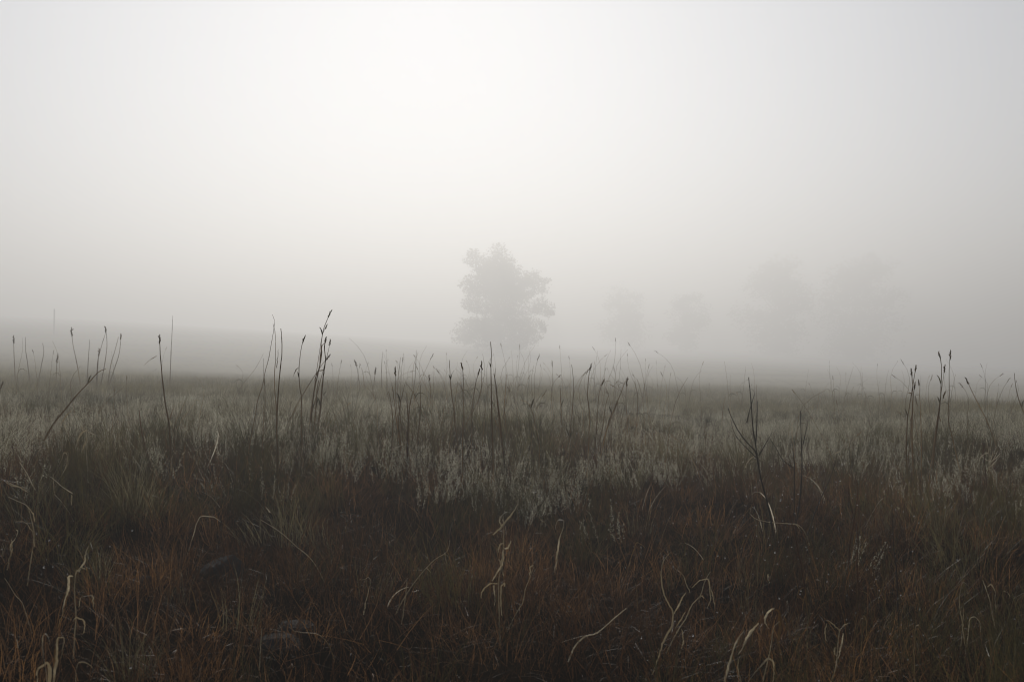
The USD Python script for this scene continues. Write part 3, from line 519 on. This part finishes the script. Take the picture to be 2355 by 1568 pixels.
plant('withered_plant', 'drooping grey-pale plant with splayed leaves at the bottom, right side', 'dry plant', 8, [
    (S, '700,1215 686,1330 672,1450 640,1560', 6, 'pale'), (L_, '605,1158 650,1172 695,1222', 5, 'pale'), (L_, '785,1168 745,1190 705,1225', 5, 'pale'), (L_, '708,1435 722,1350 742,1255', 6, 'pale'), (L_, '635,1300 615,1250 622,1180', 4, 'pale'), (L_, '690,1420 672,1370 676,1340', 8, 'pale')])
plant('curled_leaf', 'thin pale blade arched over near the lower right corner', 'dry leaf', 8, [(RL, '1650,1220 1622,1132 1585,1108 1560,1130 1555,1200', 4.5, 'pale')], at='1555,1230')
plant('fallen_stalk', 'white bent twig lying among grass beside the antlered weed foot', 'twig', 8, [(S, '80,430 105,455 150,472 260,490 390,496', 5, 'pale'), (B_, '432,545 415,515 390,496', 4, 'pale')], at='260,520')
plant('curled_leaf', 'small bright leaf standing among grass at the right', 'dry leaf', 8, [(RL, '1447,358 1425,385 1412,420 1405,470', 6, 'pale')])
plant('curled_leaf', 'short pale blade left of the lone dark stem top', 'dry leaf', 8, [(RL, '975,318 945,355 920,400', 4.5, 'pale')])
plant('tall_grass', 'rusty stem with a bent ochre blade at the left of the right foreground', 'grass stalk', 8, [(S, '240,590 245,680 262,900 265,1010', 4, 'rust'), (L_, '215,890 205,850 210,835', 6, 'pale'), (L_, '28,700 40,640 65,600', 5, 'ochre')], at='265,1010')
# --- many thin stalks one can count in the middle distance
tr = np.random.default_rng(61)
spots = []
for k in range(205):
    X = tr.uniform(860, 1560) if k % 10 < 6 else (tr.uniform(1560, 2340) if k % 10 < 9 else tr.uniform(20, 860))
    D = tr.uniform(8, 26); spots.append((X, D, tr.normal(size=6), tr.uniform(.55, 1.15)))
PLACES = [(300, 'near the long leaning stalk'), (600, 'near the straight dark stalk'), (860, 'around the tallest clump'), (1000, 'around the dense dark clump'), (1120, 'below the left half of the tree'),
          (1200, 'below the tree trunk'), (1300, 'below the right half of the tree'), (1420, 'just right of the tree'), (1560, 'below the small rounded fog tree'), (1700, 'left of the antlered weed'),
          (1800, 'around the antlered weed'), (1950, 'around the two-stemmed weed'), (2100, 'around the beaded stalks'), (2220, 'around the tallest pair on the right'), (2400, 'near the right edge')]
for k, (X, D, n6, hh) in enumerate(spots):
    r = ray(X, 850); b = EYE + r * (D / r[1]); b[2] = height(b[0], b[1])
    h = hh * (.75 if D < 12 else 1) * 1.02
    place = next(w for lim, w in PLACES if X < lim); headed = n6[5] > -.2; far = D > 16
    lab = ('small distant ' if far else 'nearer ') + ('thin stalk with a slim seed head ' if headed else 'bare thin stalk with one bent leaf ') + place
    grp = lab.replace('stalk', 'stalks', 1)
    t = thing('thin_stalk', lab, 'grass stalk', b, grp)
    C = spline([[0, 0, -.04], [n6[0]*.04, n6[1]*.04, h*.4], [n6[0]*.09 + n6[2]*.03, n6[1]*.09, h*.75], [n6[0]*.14 + n6[3]*.07, n6[1]*.14 + n6[4]*.06, h]], 9)
    obj('stalk', tube(C, np.linspace(.0028, .0009, 9), 5), M['stalk'], t, smooth=50)
    if headed: obj('seed_head', seed_head(C[-1], C[-1] - C[-2], tr.uniform(.04, .07), .0026, tr), M['stalk'], t)
    else:
        z0 = C[4]; sgn = np.sign(n6[3]); obj('leaf', ribbon(spline([z0, z0 + [sgn*.05, .01, .06], z0 + [sgn*.12, .02, .02]], 7), .006, 0, .6), M['straw'], t)

# ------------------------------------------------------------------ stones
def stone(label, piece, centre, w_px, h_px, seed, flat=.6, tilt=0.0, ledge=0, sink=-.04):
    a = read(piece, centre)[0]; g = meet(a[0], a[1] + h_px * .3, .0); m = g[1] / F
    rng = np.random.default_rng(seed)
    s = trimesh.creation.icosphere(5, 1.0); v = s.vertices.copy(); u = v.copy()
    box = np.sign(v) * np.abs(v) ** .62                                   # blocky
    n1 = meshkit.fbm(u * 1.6 + seed * 7.3, 4, seed)[:, None] - .5; n2 = meshkit.fbm(u * 6 + seed, 3, seed + 4)[:, None] - .5
    v = box * (1 + .55 * n1 + .12 * n2)
    for _ in range(5):                                                    # broken faces
        d = rng.normal(size=3); d[2] = abs(d[2]) * .6; d /= np.linalg.norm(d); o = rng.uniform(.62, .85)
        over = np.clip(v @ d - o, 0, None); v = v - over[:, None] * d * .85
    if ledge: v[:, 2] += .05 * np.round(v[:, 2] * 4) / 4
    v = v * [w_px * m / 2, w_px * m * .42, h_px * m / 2 * 1.1]
    c, sn = math.cos(tilt), math.sin(tilt); v = np.stack([v[:, 0]*c - v[:, 2]*sn, v[:, 1], v[:, 0]*sn + v[:, 2]*c], 1)
    o = obj('rock', (v, s.faces), M['stone'], smooth=True)
    UsdGeom.Xformable(o).AddTranslateOp().Set(Gf.Vec3d(float(g[0]), float(g[1]), float(height(g[0], g[1]) + h_px * m * sink)))
    tag(o, label, 'rock')
stone('big dark grey boulder sunk among the brown grass, left of centre', 5, '1500,780', 96, 120, 3, tilt=-.12)
stone('flat grey slab in front of its darker neighbour, near the bottom', 6, '245,1290', 118, 34, 5, tilt=.02, ledge=1)
stone('dark flat stone lying just behind the front slab', 6, '330,1185', 104, 34, 8, tilt=.03)
stone('low dark stone half buried left of the boulder', 5, '960,880', 62, 34, 12, tilt=.05)
# ------------------------------------------------------------------ the post on the ridge
pd = 236.0; pr_ = ray(124.3, 736); pb = EYE + pr_ * (pd / pr_[1]); pb[2] = height(pb[0], pb[1])
ptop = EYE + ray(124.3, 711) * (pd / pr_[1])
t = thing('fence_post', 'single slim wooden pole standing on the foggy slope at far left', 'post', pb)
ph = float(ptop[2] - pb[2])
obj('post', tube([[0, 0, -.4], [.01, 0, ph*.3], [.03, .02, ph*.7], [.04, .02, ph]], [.17, .165, .16, .15], 8), M['post'], t, smooth=40)
obj('cap', tube([[.04, .02, ph - .01], [.04, .02, ph + .05]], [.18, .16], 8), M['post'], t, smooth=40)
# ------------------------------------------------------------------ grass: many small tufts scattered over the meadow
def step(a, b, v): t = np.clip((v - a) / (b - a), 0, 1); return t * t * (3 - 2 * t)
def tuft(rng, blades, hmin, hmax, spread, width, lean, curl, seg=4, seeds=0, seed_size=.006, flat=0):
    """one tuft of bent blades; returns (blade mesh, seed mesh or None)"""
    B, S = MB(), MB()
    for _ in range(blades):
        a = rng.uniform(0, 2 * PI); r = spread * math.sqrt(rng.random())
        base = np.array([r * math.cos(a), r * math.sin(a), -.03])
        h = rng.uniform(hmin, hmax); d = a + rng.normal() * 1.2; le = abs(rng.normal()) * lean; cu = rng.uniform(.2, 1) * curl
        k = np.linspace(0, 1, seg + 1)
        ang = le + cu * k ** 1.5 * 2.2
        step = h / seg
        xy = np.concatenate([[0], np.cumsum(np.sin(ang[:-1]) * step)]); z = np.concatenate([[0], np.cumsum(np.cos(ang[:-1]) * step)])
        p = base + np.stack([xy * math.cos(d), xy * math.sin(d), z], 1)
        w = width * rng.uniform(.6, 1.3) * np.append(1 - .75 * k[:-1] ** 1.5, .06)
        sd = np.array([-math.sin(d), math.cos(d), 0]); sd = sd * math.cos(rng.uniform(0, PI)) + np.array([math.cos(d), math.sin(d), 0]) * .6; sd /= np.linalg.norm(sd)
        v = np.stack([p - sd * w[:, None] / 2, p + sd * w[:, None] / 2], 1).reshape(-1, 3)
        f = []
        for i in range(seg): f += [[2*i, 2*i+1, 2*i+3], [2*i, 2*i+3, 2*i+2]]
        B.add(v, f)
        if seeds:
            m = rng.integers(seeds // 2, seeds + 1)
            u = 1 - rng.random(m) ** 1.3 * .62
            c = np.stack([np.interp(u, k, p[:, q]) for q in range(3)], 1)
            n = rng.normal(size=(m, 3)); n[:, 2] = np.abs(n[:, 2]) * .8 + .3; n /= np.linalg.norm(n, axis=1, keepdims=True)
            s = seed_size * rng.uniform(.5, 1.5, (m, 1)) * (1.25 - .6 * u[:, None])
            t = np.cross(n, rng.normal(size=(m, 3))); t /= np.linalg.norm(t, axis=1, keepdims=True)
            vv = np.stack([c, c + n * s + t * s * .35, c + n * s * 2, c + n * s - t * s * .35], 1).reshape(-1, 3)
            ff = np.arange(m)[:, None] * 4
            S.add(vv, np.vstack([ff + [0, 1, 2], ff + [0, 2, 3]]))
    return B.mesh(), (S.mesh() if seeds else None)

def scatter(name, label, cat, protos, d0, d1, density, half=40, seed=0, size=(.75, 1.3), tilt=.16, shrink=.45):
    """protos: list of [(mesh, material), ...]; density(x, y, d) in tufts per square metre"""
    rng = np.random.default_rng(seed)
    hf = math.radians(half)
    top = density_max = 0
    n = 600000
    # candidates even over the sector
    dd = np.sqrt(rng.uniform(d0**2, d1**2, n)); ph = rng.uniform(-hf, hf, n)
    x, y = dd * np.sin(ph), dd * np.cos(ph)
    area = hf * (d1**2 - d0**2)
    keep = rng.random(n) < density(x, y, dd) * area / n
    x, y, dd = x[keep], y[keep], dd[keep]; n = len(x)
    z = height(x, y)
    pi = UsdGeom.PointInstancer.Define(stage, '/World/' + numbered(name))
    root = str(pi.GetPath()) + '/kinds'; UsdGeom.Scope.Define(stage, root)
    targets = []
    for q, parts in enumerate(protos):
        px = UsdGeom.Xform.Define(stage, f'{root}/tuft_{q:03d}')
        for w, (m, mat) in enumerate(parts): usdkit.mesh(stage, f'{root}/tuft_{q:03d}/{("blades", "seeds")[w]}', m, mat)
        targets.append(px.GetPath())
    pi.CreatePrototypesRel().SetTargets(targets)
    pi.CreateProtoIndicesAttr(Vt.IntArray.FromNumpy(rng.integers(0, len(protos), n).astype(np.int32)))
    pi.CreatePositionsAttr(Vt.Vec3fArray.FromNumpy(np.stack([x, y, z], 1).astype(np.float32)))
    a = rng.uniform(0, 2 * PI, n); tx, ty = rng.normal(size=(2, n)) * tilt
    # quaternion: small tilt after a turn about z
    qz = np.stack([np.cos(a/2), 0*a, 0*a, np.sin(a/2)], 1); w = np.sqrt(1 - np.clip((tx/2)**2 + (ty/2)**2, 0, .9)); qt = np.stack([w, tx/2, ty/2, 0*a], 1)
    def qm(p, r): return np.stack([p[:,0]*r[:,0]-p[:,1]*r[:,1]-p[:,2]*r[:,2]-p[:,3]*r[:,3], p[:,0]*r[:,1]+p[:,1]*r[:,0]+p[:,2]*r[:,3]-p[:,3]*r[:,2],
                                    p[:,0]*r[:,2]-p[:,1]*r[:,3]+p[:,2]*r[:,0]+p[:,3]*r[:,1], p[:,0]*r[:,3]+p[:,1]*r[:,2]-p[:,2]*r[:,1]+p[:,3]*r[:,0]], 1)
    qq = qm(qt, qz)
    pi.CreateOrientationsAttr(Vt.QuathArray([Gf.Quath(*map(float, r)) for r in qq]))
    s = (rng.uniform(size[0], size[1], n) * (1 - shrink * step(8, 20, dd)))[:, None] * np.stack([np.ones(n), np.ones(n), rng.uniform(.85, 1.2, n)], 1)
    pi.CreateScalesAttr(Vt.Vec3fArray.FromNumpy(s.astype(np.float32)))
    tag(pi, label, cat, kind='stuff')
    return pi

def field(x, y, scale, seed):
    return meshkit.fbm(np.stack([x * scale, y * scale, 0 * x], -1), 3, seed)

gr = np.random.default_rng(5)
patch = lambda x, y: field(x, y, .55, 11)          # russet where high, grey seed where low
clear = lambda x, y: .12 + .88 * step(.36, .50, field(x, y, 1.3, 31))   # bare places
russet = [[(tuft(gr, 46, .10, .26, .10, .0028, .55, .9, 4)[0], M['russet'])] for _ in range(6)]
litter = [[(tuft(gr, 30, .10, .24, .16, .003, 1.15, .5, 3)[0], M['litter'])] for _ in range(4)]
straw = [[(tuft(gr, 34, .10, .30, .08, .0024, .22, .45, 4)[0], M['straw'])] for _ in range(6)]
olive = [[(tuft(gr, 60, .16, .40, .10, .0026, .35, .5, 4)[0], M['olive'])] for _ in range(4)]
def seedy(n, h0, h1, sp, seeds, ss):
    b, s = tuft(gr, n, h0, h1, sp, .0022, .14, .18, 4, seeds=seeds, seed_size=ss); return [(b, M['olive']), (s, M['seed'])]
seedg = [seedy(11, .12, .32, .11, 60, .0052) for _ in range(7)]
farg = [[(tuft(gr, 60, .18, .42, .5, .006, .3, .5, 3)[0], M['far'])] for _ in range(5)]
nearfade = lambda d, a, b: 1 - step(a, b, d)
scatter('russet_grass', 'fine red-brown wiry grass matted over the dark foreground', 'grass', russet, 2.2, 24,
        lambda x, y, d: (9 + 26 * step(.42, .62, patch(x, y))) * (.35 + .65 * clear(x, y)) * (1.0 - .75 * step(7, 14, d)), seed=1)
scatter('fallen_grass', 'flattened reddish dead grass lying on the soil', 'grass litter', litter, 2.2, 16,
        lambda x, y, d: 56 * (.5 + .5 * clear(x, y)) * nearfade(d, 8, 16), seed=2, tilt=.3)
scatter('seeding_grass', 'low greyish grass with pale feathery seed spikes', 'seed grass', seedg, 2.6, 50,
        lambda x, y, d: (.12 + 58 * step(6.5, 10.5, d + 6 * (.5 - patch(x, y)))) * (.12 + .88 * step(.40, .58, field(x, y, .9, 21))) * (1 - .8 * step(16, 45, d)), seed=3)
scatter('straw_grass', 'upright dull straw-coloured grass across the middle of the meadow', 'grass', straw, 4.5, 75,
        lambda x, y, d: (3 + 24 * step(7, 13, d)) * (.15 + .85 * step(.40, .56, field(x, y, .7, 41))) * (1 - .72 * step(18, 55, d)), seed=4)
scatter('dark_grass', 'dark olive tussock grass, thickest at lower right', 'grass', olive, 2.4, 30,
        lambda x, y, d: 1.5 + 12 * step(.5, .68, field(x, y, .45, 51)) + 9 * step(.10, .5, x / (y + .1)) * nearfade(d, 9, 16), seed=5)
strand = []
for _ in range(8):
    mb = MB(); mb.add(*tuft(gr, int(gr.integers(1, 4)), .16, .40, .05, .0056, .5, 1.3, 7)[0]); strand.append([(mb.mesh(), M['pale'])])
scatter('straw_strands', 'scattered pale curled straws sticking out of the meadow grass', 'straw', strand, 3.0, 24,
        lambda x, y, d: (1.0 + 10 * step(5, 9, d)) * (.2 + .8 * step(.4, .62, field(x, y, .5, 81))), seed=9, tilt=.3)
tuss = [[(tuft(gr, 90, .22, .58, .13, .0034, .32, .75, 5)[0], M['straw' if k % 2 else 'olive'])] for k in range(6)]
scatter('tussock_grass', 'taller drooping tussocks standing out of the lower meadow grass', 'grass', tuss, 4.0, 26,
        lambda x, y, d: .25 + 2.6 * step(.50, .66, field(x, y, .6, 91)), seed=10, size=(.6, 1.25), shrink=.35)
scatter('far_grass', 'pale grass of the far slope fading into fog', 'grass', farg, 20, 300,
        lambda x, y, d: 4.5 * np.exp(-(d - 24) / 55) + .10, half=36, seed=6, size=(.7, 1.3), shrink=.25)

# ------------------------------------------------------------------ dew
M['dew'] = usdkit.material(stage, '/World/Looks/dew', {'p': ('principled_bsdf', {'base_color': (1, 1, 1), 'roughness': .02, 'ior': 1.33, 'transmission_weight': 1.0})}, surface='p.BSDF')
def drops(rng):
    mb = MB(); s = trimesh.creation.icosphere(1, 1.0)
    for _ in range(5): mb.add(s.vertices * rng.uniform(.0018, .0036) + [rng.normal() * .12, rng.normal() * .12, rng.uniform(.05, .22)], s.faces)
    return mb.mesh()
dew = [[(drops(gr), M['dew'])] for _ in range(6)]
scatter('dew_drops', 'tiny bright water drops clinging to the foreground grass', 'dew', dew, 3.0, 14,
        lambda x, y, d: 13 * step(.42, .65, field(x, y, .7, 71)) * nearfade(d, 9, 14), seed=8)
